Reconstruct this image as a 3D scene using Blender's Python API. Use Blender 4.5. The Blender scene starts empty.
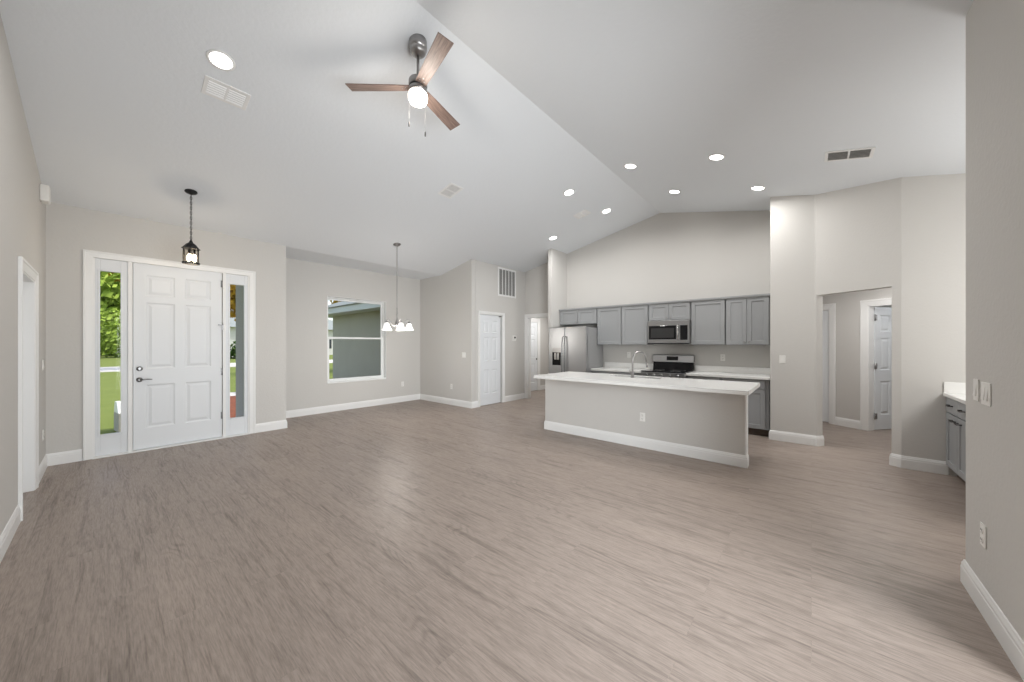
import bpy, bmesh, math, random
from mathutils import Vector, Matrix
SC = bpy.context.scene
COL = SC.collection
PI = math.pi
R = math.radians
random.seed(7)

# ------------------------------------------------------------------ camera
TH = 0.7102
cam_d = bpy.data.cameras.new('camera')
cam_d.sensor_fit = 'HORIZONTAL'
cam_d.sensor_width = 36.0
cam_d.lens = 348.21 / 1024 * 36.0
cam_d.shift_y = 2.95 / 1024
cam_d.clip_start = 0.02
cam_d.clip_end = 400
cam = bpy.data.objects.new('camera', cam_d)
COL.objects.link(cam)
cam.location = (0, 0, 1.389)
cam.rotation_euler = (PI / 2, 0, TH - PI / 2)
SC.camera = cam

# ------------------------------------------------------------------ view, world, sun, fill lamps
SC.view_settings.view_transform = 'Standard'
SC.view_settings.look = 'None'
SC.view_settings.gamma = 1
SC.view_settings.exposure = 0.0
SC.view_settings.use_curve_mapping = False
SC.cycles.max_bounces = 12
SC.cycles.diffuse_bounces = 7
SC.cycles.glossy_bounces = 4
SC.cycles.transmission_bounces = 8
SC.cycles.transparent_max_bounces = 12
SC.cycles.sample_clamp_indirect = 6
SC.cycles.caustics_reflective = False
SC.cycles.caustics_refractive = False

W = bpy.data.worlds.new('world')
SC.world = W
W.use_nodes = True
wn = W.node_tree.nodes
sky = wn.new('ShaderNodeTexSky')
sky.sky_type = 'NISHITA'
sky.sun_disc = False
sky.sun_elevation = R(52)
sky.sun_rotation = R(100)
sky.air_density = 1.0
sky.dust_density = 1.5
hs = wn.new('ShaderNodeHueSaturation')
hs.inputs['Saturation'].default_value = .55
W.node_tree.links.new(sky.outputs[0], hs.inputs['Color'])
W.node_tree.links.new(hs.outputs[0], wn['Background'].inputs[0])
wn['Background'].inputs[1].default_value = 0.30

def lamp(name, typ, loc, power, color=(1, 1, 1), parent=None, rot=None, **kw):
    d = bpy.data.lights.new(name, typ)
    d.energy = power
    d.color = color
    for k, v in kw.items():
        setattr(d, k, v)
    o = bpy.data.objects.new(name, d)
    o.location = loc
    if rot:
        o.rotation_euler = rot
    o.parent = parent
    COL.objects.link(o)
    return o

P_SUN, P_SLIDER, P_CAN, P_FAN, P_PEND, P_CHAND = 4.2, 150.0, 9.5, 8.0, 8.0, 30.0
lamp('sun', 'SUN', (0, 0, 20), P_SUN, (1, .95, .86), rot=(R(18), R(35), 0), angle=R(2))
# area lamp added outside the glass slider to stand in for its daylight
lamp('slider_fill', 'AREA', (1.2, -1.35, 1.25), P_SLIDER, (.93, .97, 1), rot=(R(90), 0, R(-26)),
     shape='RECTANGLE', size=2.3, size_y=2.2, spread=R(118))
# added fill lamps to brighten the rooms behind
lamp('hallway_fill', 'AREA', (6.95, -.65, 2.42), 19, (1, .98, .96), shape='DISK', size=.3)
lamp('bedroom_fill', 'POINT', (8.2, -1.9, 2.1), 12, (.96, .98, 1), shadow_soft_size=.2)  # unseen, added to light the open door leaf
lamp('back_room_fill', 'AREA', (8.1, 5.3, 2.42), 26, (1, .98, .95), shape='DISK', size=.4)
lamp('nook_fill', 'POINT', (4.4, -1.85, 1.9), 60, (1, .99, .97), shadow_soft_size=.3)  # unseen, added to brighten the nook wall and right ceiling slope

# ------------------------------------------------------------------ materials
def mat(name, col, rough=.5, metal=0, spec=.5, emit=None, estr=0, bump=0, bscale=60, var=0, vscale=3,
        trans=0, ior=1.45, aniso=0):
    m = bpy.data.materials.new(name)
    m.use_nodes = True
    nt = m.node_tree
    b = nt.nodes['Principled BSDF']
    b.inputs['Base Color'].default_value = (*col, 1)
    b.inputs['Roughness'].default_value = rough
    b.inputs['Metallic'].default_value = metal
    b.inputs['Specular IOR Level'].default_value = spec
    if trans:
        b.inputs['Transmission Weight'].default_value = trans
        b.inputs['IOR'].default_value = ior
    if emit:
        b.inputs['Emission Color'].default_value = (*emit, 1)
        b.inputs['Emission Strength'].default_value = estr
    if bump or var:
        tc = nt.nodes.new('ShaderNodeTexCoord')
    if bump:
        n = nt.nodes.new('ShaderNodeTexNoise')
        n.inputs['Scale'].default_value = bscale
        n.inputs['Detail'].default_value = 3
        bp = nt.nodes.new('ShaderNodeBump')
        bp.inputs['Strength'].default_value = bump
        bp.inputs['Distance'].default_value = .01
        nt.links.new(tc.outputs['Object'], n.inputs['Vector'])
        nt.links.new(n.outputs['Fac'], bp.inputs['Height'])
        nt.links.new(bp.outputs['Normal'], b.inputs['Normal'])
    if var:
        n = nt.nodes.new('ShaderNodeTexNoise')
        n.inputs['Scale'].default_value = vscale
        n.inputs['Detail'].default_value = 4
        mx = nt.nodes.new('ShaderNodeMix')
        mx.data_type = 'RGBA'
        mx.inputs[6].default_value = (*[c * (1 - var) for c in col], 1)
        mx.inputs[7].default_value = (*[min(1, c * (1 + var)) for c in col], 1)
        nt.links.new(tc.outputs['Object'], n.inputs['Vector'])
        nt.links.new(n.outputs['Fac'], mx.inputs[0])
        nt.links.new(mx.outputs[2], b.inputs['Base Color'])
    return m

M = {}
M['wall'] = mat('greige_wall_paint', (.592, .577, .552), .75, spec=.25, bump=.16, bscale=45)
M['ceil'] = mat('white_ceiling_paint', (.76, .787, .815), .85, spec=.2, bump=.2, bscale=30)
M['trim'] = mat('white_trim_paint', (.80, .80, .79), .38, spec=.4)
M['door'] = mat('white_door_paint', (.74, .76, .78), .42, spec=.4)
M['vinyl'] = mat('white_vinyl', (.82, .83, .82), .4)
M['plastic'] = mat('white_plastic', (.80, .79, .76), .4)
M['slot'] = mat('dark_slot', (.03, .03, .03), .6)
M['cab'] = mat('grey_cabinet_paint', (.325, .332, .338), .45, spec=.4)
M['cabin'] = mat('cabinet_side', (.21, .21, .21), .6)
M['quartz'] = mat('white_quartz', (.80, .795, .775), .22, spec=.5, var=.03, vscale=14)
M['nickel'] = mat('brushed_nickel', (.36, .35, .345), .3, metal=1)
M['darknickel'] = mat('dark_brushed_nickel', (.20, .20, .20), .3, metal=1)
M['chrome'] = mat('polished_nickel', (.62, .61, .60), .16, metal=1)
M['bronze'] = mat('dark_bronze', (.055, .05, .048), .38, metal=.85)
M['blackmetal'] = mat('black_iron', (.02, .02, .022), .5, metal=.5)
M['blackglass'] = mat('black_glass', (.008, .008, .009), .07, spec=.3)
M['black'] = mat('black_plastic', (.02, .02, .02), .4)
M['darkgap'] = mat('dark_cavity', (.02, .02, .02), .9, spec=.1)
M['filter'] = mat('grey_filter', (.26, .255, .25), .9, spec=.1)
M['louverback'] = mat('vent_shadow_grey', (.42, .42, .42), .8)
M['fridgeside'] = mat('grey_appliance_side', (.30, .30, .30), .5)
M['stucco'] = mat('grey_green_stucco', (.40, .41, .355), .9, spec=.1, bump=.6, bscale=26, var=.08, vscale=2)
M['greystucco'] = mat('grey_stucco', (.40, .385, .36), .9, spec=.1, bump=.5, bscale=26)
M['fascia'] = mat('pale_fascia_paint', (.60, .66, .66), .6)
M['concrete'] = mat('pale_concrete', (.62, .60, .57), .85, var=.08, vscale=1.2)
M['mulch'] = mat('red_mulch', (.22, .065, .03), .95, bump=1, bscale=18, var=.6, vscale=5)
M['whitewall'] = mat('white_house_paint', (.72, .71, .68), .8)
M['trunk'] = mat('bark', (.10, .075, .05), .9, bump=.6, bscale=14)
M['winglass'] = mat('window_pane_dark', (.05, .06, .07), .1)
M['lens'] = mat('lit_lens', (1, 1, 1), .5, emit=(1, .98, .95), estr=9)
M['globe'] = mat('lit_opal_glass', (1, .97, .92), .4, emit=(1, .93, .84), estr=5.0)
M['shade'] = mat('lit_frosted_shade', (1, 1, 1), .4, emit=(1, .98, .95), estr=.85)
M['bulb'] = mat('lit_bulb', (1, .9, .7), .4, emit=(1, .84, .60), estr=14)

def glass_mat(name, tint, tr=.93):
    m = bpy.data.materials.new(name)
    m.use_nodes = True
    nt = m.node_tree
    for n in list(nt.nodes):
        nt.nodes.remove(n)
    out = nt.nodes.new('ShaderNodeOutputMaterial')
    mx = nt.nodes.new('ShaderNodeMixShader')
    fr = nt.nodes.new('ShaderNodeFresnel')
    fr.inputs['IOR'].default_value = 1.14
    t = nt.nodes.new('ShaderNodeBsdfTransparent')
    t.inputs['Color'].default_value = (*[c * tr for c in tint], 1)
    g = nt.nodes.new('ShaderNodeBsdfGlossy')
    g.inputs['Roughness'].default_value = .02
    nt.links.new(fr.outputs[0], mx.inputs[0])
    nt.links.new(t.outputs[0], mx.inputs[1])
    nt.links.new(g.outputs[0], mx.inputs[2])
    nt.links.new(mx.outputs[0], out.inputs[0])
    return m
M['glass'] = glass_mat('clear_glass', (1, 1, 1), .96)
M['seedglass'] = glass_mat('seeded_lantern_glass', (1, .97, .92), .9)

def steel():
    m = mat('brushed_steel', (.40, .40, .405), .31, metal=1)
    nt = m.node_tree
    b = nt.nodes['Principled BSDF']
    tc = nt.nodes.new('ShaderNodeTexCoord')
    mp = nt.nodes.new('ShaderNodeMapping')
    mp.inputs['Scale'].default_value = (2, 2, 260)
    n = nt.nodes.new('ShaderNodeTexNoise')
    n.inputs['Scale'].default_value = 3
    bp = nt.nodes.new('ShaderNodeBump')
    bp.inputs['Strength'].default_value = .05
    nt.links.new(tc.outputs['Object'], mp.inputs[0])
    nt.links.new(mp.outputs[0], n.inputs['Vector'])
    nt.links.new(n.outputs['Fac'], bp.inputs['Height'])
    nt.links.new(bp.outputs['Normal'], b.inputs['Normal'])
    return m
M['steel'] = steel()

def wood(name, dark, light, sx, sy, sz, rough=.5):
    m = mat(name, light, rough)
    nt = m.node_tree
    b = nt.nodes['Principled BSDF']
    tc = nt.nodes.new('ShaderNodeTexCoord')
    mp = nt.nodes.new('ShaderNodeMapping')
    mp.inputs['Scale'].default_value = (sx, sy, sz)
    n = nt.nodes.new('ShaderNodeTexNoise')
    n.inputs['Scale'].default_value = 4
    n.inputs['Detail'].default_value = 6
    cr = nt.nodes.new('ShaderNodeValToRGB')
    cr.color_ramp.elements[0].color = (*dark, 1)
    cr.color_ramp.elements[0].position = .3
    cr.color_ramp.elements[1].color = (*light, 1)
    cr.color_ramp.elements[1].position = .7
    nt.links.new(tc.outputs['Object'], mp.inputs[0])
    nt.links.new(mp.outputs[0], n.inputs['Vector'])
    nt.links.new(n.outputs['Fac'], cr.inputs[0])
    nt.links.new(cr.outputs[0], b.inputs['Base Color'])
    return m
M['blade'] = wood('weathered_oak_blade', (.13, .085, .07), (.30, .215, .18), 2, 26, 26, .45)
M['toe'] = wood('raw_toe_kick', (.07, .05, .038), (.12, .09, .07), 3, 3, 20, .7)

def floor_mat():
    m = bpy.data.materials.new('greyed_oak_plank')
    m.use_nodes = True
    nt = m.node_tree
    N, L = nt.nodes, nt.links
    b = N['Principled BSDF']
    tc = N.new('ShaderNodeTexCoord')
    def mapping(rot, sc):
        mp = N.new('ShaderNodeMapping')
        mp.inputs['Rotation'].default_value = rot
        mp.inputs['Scale'].default_value = sc
        L.new(tc.outputs['Object'], mp.inputs[0])
        return mp
    br = N.new('ShaderNodeTexBrick')           # planks run along world Y
    br.inputs['Color1'].default_value = (0, 0, 0, 1)
    br.inputs['Color2'].default_value = (1, 1, 1, 1)
    br.inputs['Mortar'].default_value = (.5, .5, .5, 1)
    br.inputs['Scale'].default_value = 1
    br.inputs['Mortar Size'].default_value = .0014
    br.inputs['Mortar Smooth'].default_value = .1
    br.inputs['Brick Width'].default_value = 1.22
    br.inputs['Row Height'].default_value = .18
    br.offset = .37
    L.new(mapping((0, 0, R(90)), (1, 1, 1)).outputs[0], br.inputs['Vector'])
    # per-plank shift of the grain
    sep = N.new('ShaderNodeSeparateColor')
    L.new(br.outputs['Color'], sep.inputs[0])
    add = N.new('ShaderNodeVectorMath')
    add.operation = 'ADD'
    mul = N.new('ShaderNodeVectorMath')
    mul.operation = 'SCALE'
    mul.inputs[0].default_value = (7.3, 13.1, 3.7)
    L.new(sep.outputs[0], mul.inputs['Scale'])
    L.new(tc.outputs['Object'], add.inputs[0])
    L.new(mul.outputs[0], add.inputs[1])
    def grain(sx, sy, scale, detail, dist, rough=.6):
        mp = N.new('ShaderNodeMapping')
        mp.inputs['Scale'].default_value = (sx, sy, 1)
        L.new(add.outputs[0], mp.inputs[0])
        n = N.new('ShaderNodeTexNoise')
        n.inputs['Scale'].default_value = scale
        n.inputs['Detail'].default_value = detail
        n.inputs['Roughness'].default_value = rough
        n.inputs['Distortion'].default_value = dist
        L.new(mp.outputs[0], n.inputs['Vector'])
        return n
    def ramp(src, p0, v0, p1, v1):
        mr = N.new('ShaderNodeMapRange')
        mr.inputs[1].default_value = p0
        mr.inputs[2].default_value = p1
        mr.inputs[3].default_value = v0
        mr.inputs[4].default_value = v1
        L.new(src, mr.inputs[0])
        return mr.outputs[0]
    def math2(op, a, c):
        n = N.new('ShaderNodeMath')
        n.operation = op
        for i, x in enumerate((a, c)):
            if isinstance(x, (int, float)):
                n.inputs[i].default_value = x
            else:
                L.new(x, n.inputs[i])
        return n.outputs[0]
    fine = grain(40, 2.6, 4, 4, .1, .7)            # pores
    streak = grain(10, .5, 3.0, 5, .6, .66)        # short dark figure
    blotch = grain(1.4, .8, 1.6, 3, 0)
    field = grain(3.6, .55, 1.3, 2, .2, .35)       # cathedral rings, only where the mask is high
    mask = grain(2.4, .7, 1.7, 2, 0)
    fr = math2('PINGPONG', math2('MULTIPLY', field.outputs['Fac'], 46), 1)
    rings = math2('MULTIPLY', ramp(fr, .05, 1, .6, 0), ramp(mask.outputs['Fac'], .5, 0, .66, 1))
    g = math2('MULTIPLY', ramp(fine.outputs['Fac'], .32, .74, .62, 1.07), ramp(streak.outputs['Fac'], .32, .70, .50, 1.02))
    g = math2('MULTIPLY', g, ramp(blotch.outputs['Fac'], .3, .95, .7, 1.04))
    g = math2('MULTIPLY', g, ramp(rings, 0, 1, 1, .80))
    g = math2('MULTIPLY', g, ramp(sep.outputs[0], 0, .975, 1, 1.025))
    g = math2('MULTIPLY', g, ramp(br.outputs['Fac'], 0, 1, 1, .93))
    vm = N.new('ShaderNodeVectorMath')
    vm.operation = 'SCALE'
    vm.inputs[0].default_value = FLOOR_COL
    L.new(g, vm.inputs['Scale'])
    L.new(vm.outputs[0], b.inputs['Base Color'])
    b.inputs['Specular IOR Level'].default_value = .4
    L.new(ramp(g, .5, .5, 1, .38), b.inputs['Roughness'])
    bp = N.new('ShaderNodeBump')
    bp.inputs['Strength'].default_value = .12
    bp.inputs['Distance'].default_value = .004
    L.new(g, bp.inputs['Height'])
    L.new(bp.outputs['Normal'], b.inputs['Normal'])
    return m
FLOOR_COL = (.322, .262, .224)
M['floor'] = floor_mat()

def two_tone(name, a, c, scale, rough=.9, detail=5):
    m = mat(name, a, rough, spec=.2)
    nt = m.node_tree
    tc = nt.nodes.new('ShaderNodeTexCoord')
    n = nt.nodes.new('ShaderNodeTexNoise')
    n.inputs['Scale'].default_value = scale
    n.inputs['Detail'].default_value = detail
    mx = nt.nodes.new('ShaderNodeMix')
    mx.data_type = 'RGBA'
    mx.inputs[6].default_value = (*a, 1)
    mx.inputs[7].default_value = (*c, 1)
    nt.links.new(tc.outputs['Object'], n.inputs['Vector'])
    nt.links.new(n.outputs['Fac'], mx.inputs[0])
    nt.links.new(mx.outputs[2], nt.nodes['Principled BSDF'].inputs['Base Color'])
    return m
M['grass'] = two_tone('lawn_grass', (.12, .165, .03), (.21, .25, .065), 3)
M['leaf'] = two_tone('green_leaves', (.13, .24, .025), (.42, .52, .10), .9)
M['leafyellow'] = two_tone('yellow_leaves', (.42, .34, .05), (.55, .30, .05), .9)
M['leafdark'] = two_tone('dark_leaves', (.03, .07, .015), (.10, .17, .04), .9)
M['shingle'] = two_tone('grey_shingles', (.24, .27, .27), (.34, .37, .36), 9)

# ------------------------------------------------------------------ mesh helpers
class MB:
    def __init__(s):
        s.bm = bmesh.new()
        s.smooth = []
    def poly(s, pts):
        return s.bm.faces.new([s.bm.verts.new(p) for p in pts])
    def hexa(s, v):
        vs = [s.bm.verts.new(p) for p in v]
        for f in ((0, 3, 2, 1), (4, 5, 6, 7), (0, 1, 5, 4), (1, 2, 6, 5), (2, 3, 7, 6), (3, 0, 4, 7)):
            s.bm.faces.new([vs[i] for i in f])
        return s
    def box(s, x0, x1, y0, y1, z0, z1):
        return s.hexa([(x0, y0, z0), (x1, y0, z0), (x1, y1, z0), (x0, y1, z0), (x0, y0, z1), (x1, y0, z1), (x1, y1, z1), (x0, y1, z1)])
    def loft(s, rings, caps=True, closed=True, smooth=False):
        R_ = [[s.bm.verts.new(p) for p in r] for r in rings]
        n = len(R_[0])
        for a, c in zip(R_, R_[1:]):
            for i in range(n if closed else n - 1):
                j = (i + 1) % n
                f = s.bm.faces.new([a[i], a[j], c[j], c[i]])
                f.smooth = smooth
        if caps:
            s.bm.faces.new(R_[0][::-1])
            s.bm.faces.new(R_[-1])
        return s
    def prism(s, xy, z0, z1):
        return s.loft([[(x, y, z0) for x, y in xy], [(x, y, z1) for x, y in xy]])
    def lathe(s, prof, c=(0, 0, 0), n=24, axis='Z', smooth=True, caps=True):
        rings = []
        for r, h in prof:
            ring = []
            for i in range(n):
                a = 2 * PI * i / n
                u, v = r * math.cos(a), r * math.sin(a)
                p = {'Z': (u, v, h), 'X': (h, u, v), 'Y': (v, h, u)}[axis]
                ring.append((c[0] + p[0], c[1] + p[1], c[2] + p[2]))
            rings.append(ring)
        return s.loft(rings, caps=caps, smooth=smooth)
    def tube(s, pts, r, n=8, smooth=True):
        P = [Vector(p) for p in pts]
        rings = []
        prev = None
        for i, p in enumerate(P):
            t = ((P[min(i + 1, len(P) - 1)] - P[max(i - 1, 0)])).normalized()
            ref = prev if prev is not None else (Vector((0, 0, 1)) if abs(t.z) < .9 else Vector((1, 0, 0)))
            u = (ref - t * ref.dot(t)).normalized()
            prev = u
            w = t.cross(u)
            rr = r[i] if isinstance(r, (list, tuple)) else r
            rings.append([p + u * (rr * math.cos(2 * PI * k / n)) + w * (rr * math.sin(2 * PI * k / n)) for k in range(n)])
        return s.loft(rings, smooth=smooth)
    def ring_rect(s, x0, x1, z0, z1, w, y0, y1):
        s.box(x0, x0 + w, y0, y1, z0, z1)
        s.box(x1 - w, x1, y0, y1, z0, z1)
        s.box(x0 + w, x1 - w, y0, y1, z0, z0 + w)
        s.box(x0 + w, x1 - w, y0, y1, z1 - w, z1)
        return s
    def build(s, name, m, parent=None, bevel=0, seg=2, loc=None):
        bmesh.ops.recalc_face_normals(s.bm, faces=s.bm.faces)
        me = bpy.data.meshes.new(name)
        s.bm.to_mesh(me)
        s.bm.free()
        me.materials.append(M[m] if isinstance(m, str) else m)
        o = bpy.data.objects.new(name, me)
        COL.objects.link(o)
        if parent is not None:
            o.parent = parent
        if loc:
            o.location = loc
        if bevel:
            md = o.modifiers.new('bevel', 'BEVEL')
            md.width = bevel
            md.segments = seg
            md.limit_method = 'ANGLE'
            md.angle_limit = R(40)
        return o

def tag(o, label=None, cat=None, group=None, kind=None):
    if label: o['label'] = label
    if cat: o['category'] = cat
    if group: o['group'] = group
    if kind: o['kind'] = kind
    return o
def empty(name, loc=(0, 0, 0), rz=0, label=None, cat=None, group=None, kind=None, mtx=None):
    o = bpy.data.objects.new(name, None)
    o.empty_display_size = .1
    COL.objects.link(o)
    if mtx is not None:
        o.matrix_world = mtx
    else:
        o.location = loc
        o.rotation_euler = (0, 0, rz)
    return tag(o, label, cat, group, kind)
def struct(mb, name, m, bevel=0):
    o = mb.build(name, m, bevel=bevel)
    o['kind'] = 'structure'
    return o
KIDS = {}
def copy_tree(o, parent=None):
    c = o.copy()
    COL.objects.link(c)
    c.parent = parent
    for ch in [k for k in bpy.data.objects if k.parent == o and k != c]:
        copy_tree(ch, c)
    return c

def panel_face(mb, w, h, rects, y, sgn, style, t):
    """front of a door leaf in the plane y, facing sgn*y, with its panels sunk into it"""
    xs = sorted({0, w, *[v for r in rects for v in r[:2]]})
    zs = sorted({0, h, *[v for r in rects for v in r[2:]]})
    for a, c in zip(xs, xs[1:]):
        for d, e in zip(zs, zs[1:]):
            if any(r[0] <= a and c <= r[1] and r[2] <= d and e <= r[3] for r in rects):
                continue
            mb.poly([(a, y, d), (c, y, d), (c, y, e), (a, y, e)])
    steps = ((0, 0), (.016, .009), (.026, .010), (.055, .002)) if style == 'raised' else ((0, 0), (.002, .011))
    for r in rects:
        prev = None
        for ins, dep in steps:
            q = [(r[0] + ins, y - sgn * dep, r[2] + ins), (r[1] - ins, y - sgn * dep, r[2] + ins),
                 (r[1] - ins, y - sgn * dep, r[3] - ins), (r[0] + ins, y - sgn * dep, r[3] - ins)]
            if prev:
                for i in range(4):
                    j = (i + 1) % 4
                    mb.poly([prev[i], prev[j], q[j], q[i]])
            prev = q
        mb.poly(prev)
def leaf(w, h, t, rects, style='raised', back=True):
    """door leaf: x 0..w, z 0..h, front at y=0 facing -y, back at y=t"""
    mb = MB()
    panel_face(mb, w, h, rects, 0, -1, style, t)
    panel_face(mb, w, h, rects if back else [], t, 1, style, t)
    for q in ([(0, 0, 0), (0, t, 0), (0, t, h), (0, 0, h)], [(w, 0, 0), (w, t, 0), (w, t, h), (w, 0, h)],
              [(0, 0, 0), (w, 0, 0), (w, t, 0), (0, t, 0)], [(0, 0, h), (w, 0, h), (w, t, h), (0, t, h)]):
        mb.poly(q)
    bmesh.ops.remove_doubles(mb.bm, verts=mb.bm.verts, dist=1e-5)
    return mb
def six_panels(w, h):
    k = h / 2.03
    st, mu = .125 * (w / .8) ** .5, .095
    c0, c1 = (st, w / 2 - mu / 2), (w / 2 + mu / 2, w - st)
    out = []
    for a, c in (c0, c1):
        for z0, z1 in ((.24, .80), (.98, 1.52), (1.62, 1.90)):
            out.append((a, c, z0 * k, z1 * k))
    return out

BASE = [(0, 0), (.014, 0), (.014, .094), (.0115, .099), (.0115, .113), (.007, .124), (.0045, .134), (0, .138)]
def sweep(pts, prof=BASE, mb=None):
    """profile (out, up) swept along a floor line; 'out' is to the right of the walking direction"""
    mb = mb or MB()
    P = [Vector((p[0], p[1])) for p in pts]
    rings = []
    for i, p in enumerate(P):
        ns = []
        for a, c in ((i - 1, i), (i, i + 1)):
            if a >= 0 and c < len(P):
                d = (P[c] - P[a]).normalized()
                ns.append(Vector((d.y, -d.x)))
        n = ns[0] if len(ns) == 1 else (ns[0] + ns[1]) / (1 + ns[0].dot(ns[1]))
        rings.append([(p.x + n.x * o, p.y + n.y * o, z) for o, z in prof])
    return mb.loft(rings)

def casing(mb, x0, x1, z1, w=.09, y=0, t=.018, z0=0):
    """door casing round an opening x0..x1, up to z1, standing off the wall plane y towards -y"""
    prof = [(0, 0), (0, -.6 * t), (.18 * w, -.72 * t), (.7 * w, -t), (.76 * w, -1.25 * t), (w, -1.25 * t), (w, 0)]
    mb.loft([[(px + sx * o, y + q, pz + sz * o) for o, q in prof] for px, pz, sx, sz in ((x0, z0, -1, 0), (x0, z1, -1, 1), (x1, z1, 1, 1), (x1, z0, 1, 0))])
    return mb
def lever(parent, x, z, direction=1, m='nickel'):
    mb = MB()
    mb.lathe([(.031, 0), (.031, -.008), (.024, -.013), (.011, -.015), (.011, -.05)], (x, 0, z), 20, 'Y')
    mb.tube([(x, -.048, z), (x + direction * .03, -.054, z + .002), (x + direction * .075, -.052, z + .004), (x + direction * .112, -.046, z)], [.011, .0095, .008, .006], 10)
    return mb.build('lever_handle', m, parent)
def knob(parent, x, y, z, m='nickel', r=.016, name='knob'):
    mb = MB()
    mb.lathe([(.006, 0), (.006, -.012), (r, -.016), (r, -.023), (r * .6, -.027)], (x, y, z), 14, 'Y')
    return mb.build(name, m, parent)

# ------------------------------------------------------------------ the room: floor and ceiling
XL, YD, YA, XP, YP, XK = -.454, 6.587, 7.457, 5.13, 5.56, 6.98
XI, YR, XE, XN = 4.67, -.6765, 3.25, 5.82
RY, RZ, SL, SR, ZF, YC = 2.22, 3.925, .2095, .222, 3.004, 6.616
def zc(y):
    return RZ - SL * (y - RY) if y > RY else RZ - SR * (RY - y)
mb = MB()
for a, c, d, e in ((-.62, 3.13, -.80, 6.66), (3.13, 10.6, -3.4, 6.66), (1.9, 5.3, 6.66, 7.56)):
    mb.box(a, c, d, e, -.1, 0)
struct(mb, 'floor', 'floor')
mb = MB()
prof = [(7.62, ZF), (YC, ZF), (RY, RZ), (-3.4, zc(-3.4))]
mb.loft([[(x, y, z) for y, z in prof] + [(x, y, z + .12) for y, z in prof[::-1]] for x in (-.62, 7.12)])
struct(mb, 'ceiling', 'ceil')
struct(MB().box(7.1, 10.6, 3.9, 6.5, 2.44, 2.56), 'ceiling_back_room', 'ceil')
# the angled opening: from A (pillar corner) to J, wall normal n pointing into the hallway
A, J = Vector((6.297, -.045)), Vector((5.866, -.697))
T = (J - A).normalized()
NN = Vector((-T.y, T.x))
def hp(sv, nv):
    p = A + T * sv + NN * nv
    return (p.x, p.y)
HW = 1.72
mb = MB()
mb.prism([hp(-.02, .08), hp(.88, .08), (XN + .1, -1.7), hp(1.6, 3.4), hp(-2.2, 3.4), (7.06, 1.9), (7.06, .44)], 2.44, 2.5)
struct(mb, 'ceiling_hallway', 'ceil')

# ------------------------------------------------------------------ walls
LD0, LD1 = 4.78, 5.59          # opening in the left wall
mb = MB()
mb.box(XL - .14, XL, -.8, LD0, 0, 4.05).box(XL - .14, XL, LD1, YD + .1, 0, 4.05).box(XL - .14, XL, LD0, LD1, 1.985, 4.05)
struct(mb, 'wall_left', 'wall')
mb = MB()
mb.box(XL - .1, -.13, YD, YD + .15, 0, 3.03).box(1.45, 1.93, YD, YD + .15, 0, 3.03).box(-.13, 1.45, YD, YD + .15, 2.47, 3.03)
struct(mb, 'wall_front', 'wall')
struct(MB().box(1.81, 1.93, YD + .15, YA + .15, 0, 3.03), 'wall_dining_return', 'wall')
WX0, WX1, WZ0, WZ1 = 2.915, 4.205, .59, 2.366
mb = MB()
mb.box(1.93, WX0, YA, YA + .15, -.1, 3.03).box(WX1, XP + .12, YA, YA + .15, -.1, 3.03)
mb.box(WX0, WX1, YA, YA + .15, -.1, WZ0).box(WX0, WX1, YA, YA + .15, WZ1, 3.03)
struct(mb, 'wall_dining', 'wall')
PD0, PD1 = 5.375, 6.125          # pantry door opening
mb = MB()
mb.box(XP, XP + .12, YP, YA, 0, 3.5)
struct(mb, 'wall_pantry_side', 'wall', .008)
mb = MB()
mb.box(XP + .12, PD0, YP, YP + .12, 0, 3.6).box(PD1, XK + .1, YP, YP + .12, 0, 3.6).box(PD0, PD1, YP, YP + .12, 2.068, 3.6)
struct(mb, 'wall_pantry', 'wall')
HD0, HD1 = 4.66, 5.475         # door opening at the end of the alcove
mb = MB()
mb.box(XK, XK + .12, HD1, 6.4, 0, 3.7).box(XK, XK + .12, 4.36, HD0, 0, 3.7).box(XK, XK + .12, HD0, HD1, 2.055, 3.7)
struct(mb, 'wall_alcove_end', 'wall')
struct(MB().box(6.347, XK + .05, 4.314, 4.409, 0, 3.7), 'wall_fridge_stub', 'wall', .006)
struct(MB().box(XK, XK + .12, .40, 4.36, 0, 4.05), 'wall_kitchen', 'wall')
mb = MB()
mb.prism([(6.3, .457), (6.3, -.03), hp(.012, 0), hp(.012, .12), hp(-.06, .12), (6.98, .36), (6.98, .457)], 0, 3.75)
struct(mb, 'wall_pillar', 'wall', .014)
mb = MB()
LJ = (J - A).length
mb.prism([hp(-.02, 0), hp(LJ + .084, 0), hp(LJ + .15, .12), hp(-.02, .12)], 2.05, 3.75)
mb.prism([hp(LJ, 0), hp(LJ + .084, 0), (XN + .12, -.9), hp(LJ, .12)], 0, 2.05)
struct(mb, 'wall_angled', 'wall')
JB = hp(LJ + .084, 0)
struct(MB().box(XN, XN + .12, -3.3, JB[1], 0, 3.6), 'wall_nook', 'wall')
mb = MB()
mb.box(2.455, XE, YR - .12, YR, 0, 3.6).box(XL - .1, 2.455, YR - .12, YR, 2.335, 3.6).box(XL - .1, -.12, YR - .12, YR, 0, 2.335)
struct(mb, 'wall_right', 'wall', .012)
struct(MB().box(XE - .12, XE, -3.3, YR - .12, 0, 3.6), 'wall_nook_side', 'wall')
struct(MB().box(XE - .12, XN + .12, -3.4, -3.3, 0, 3.3), 'wall_nook_back', 'wall')
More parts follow.
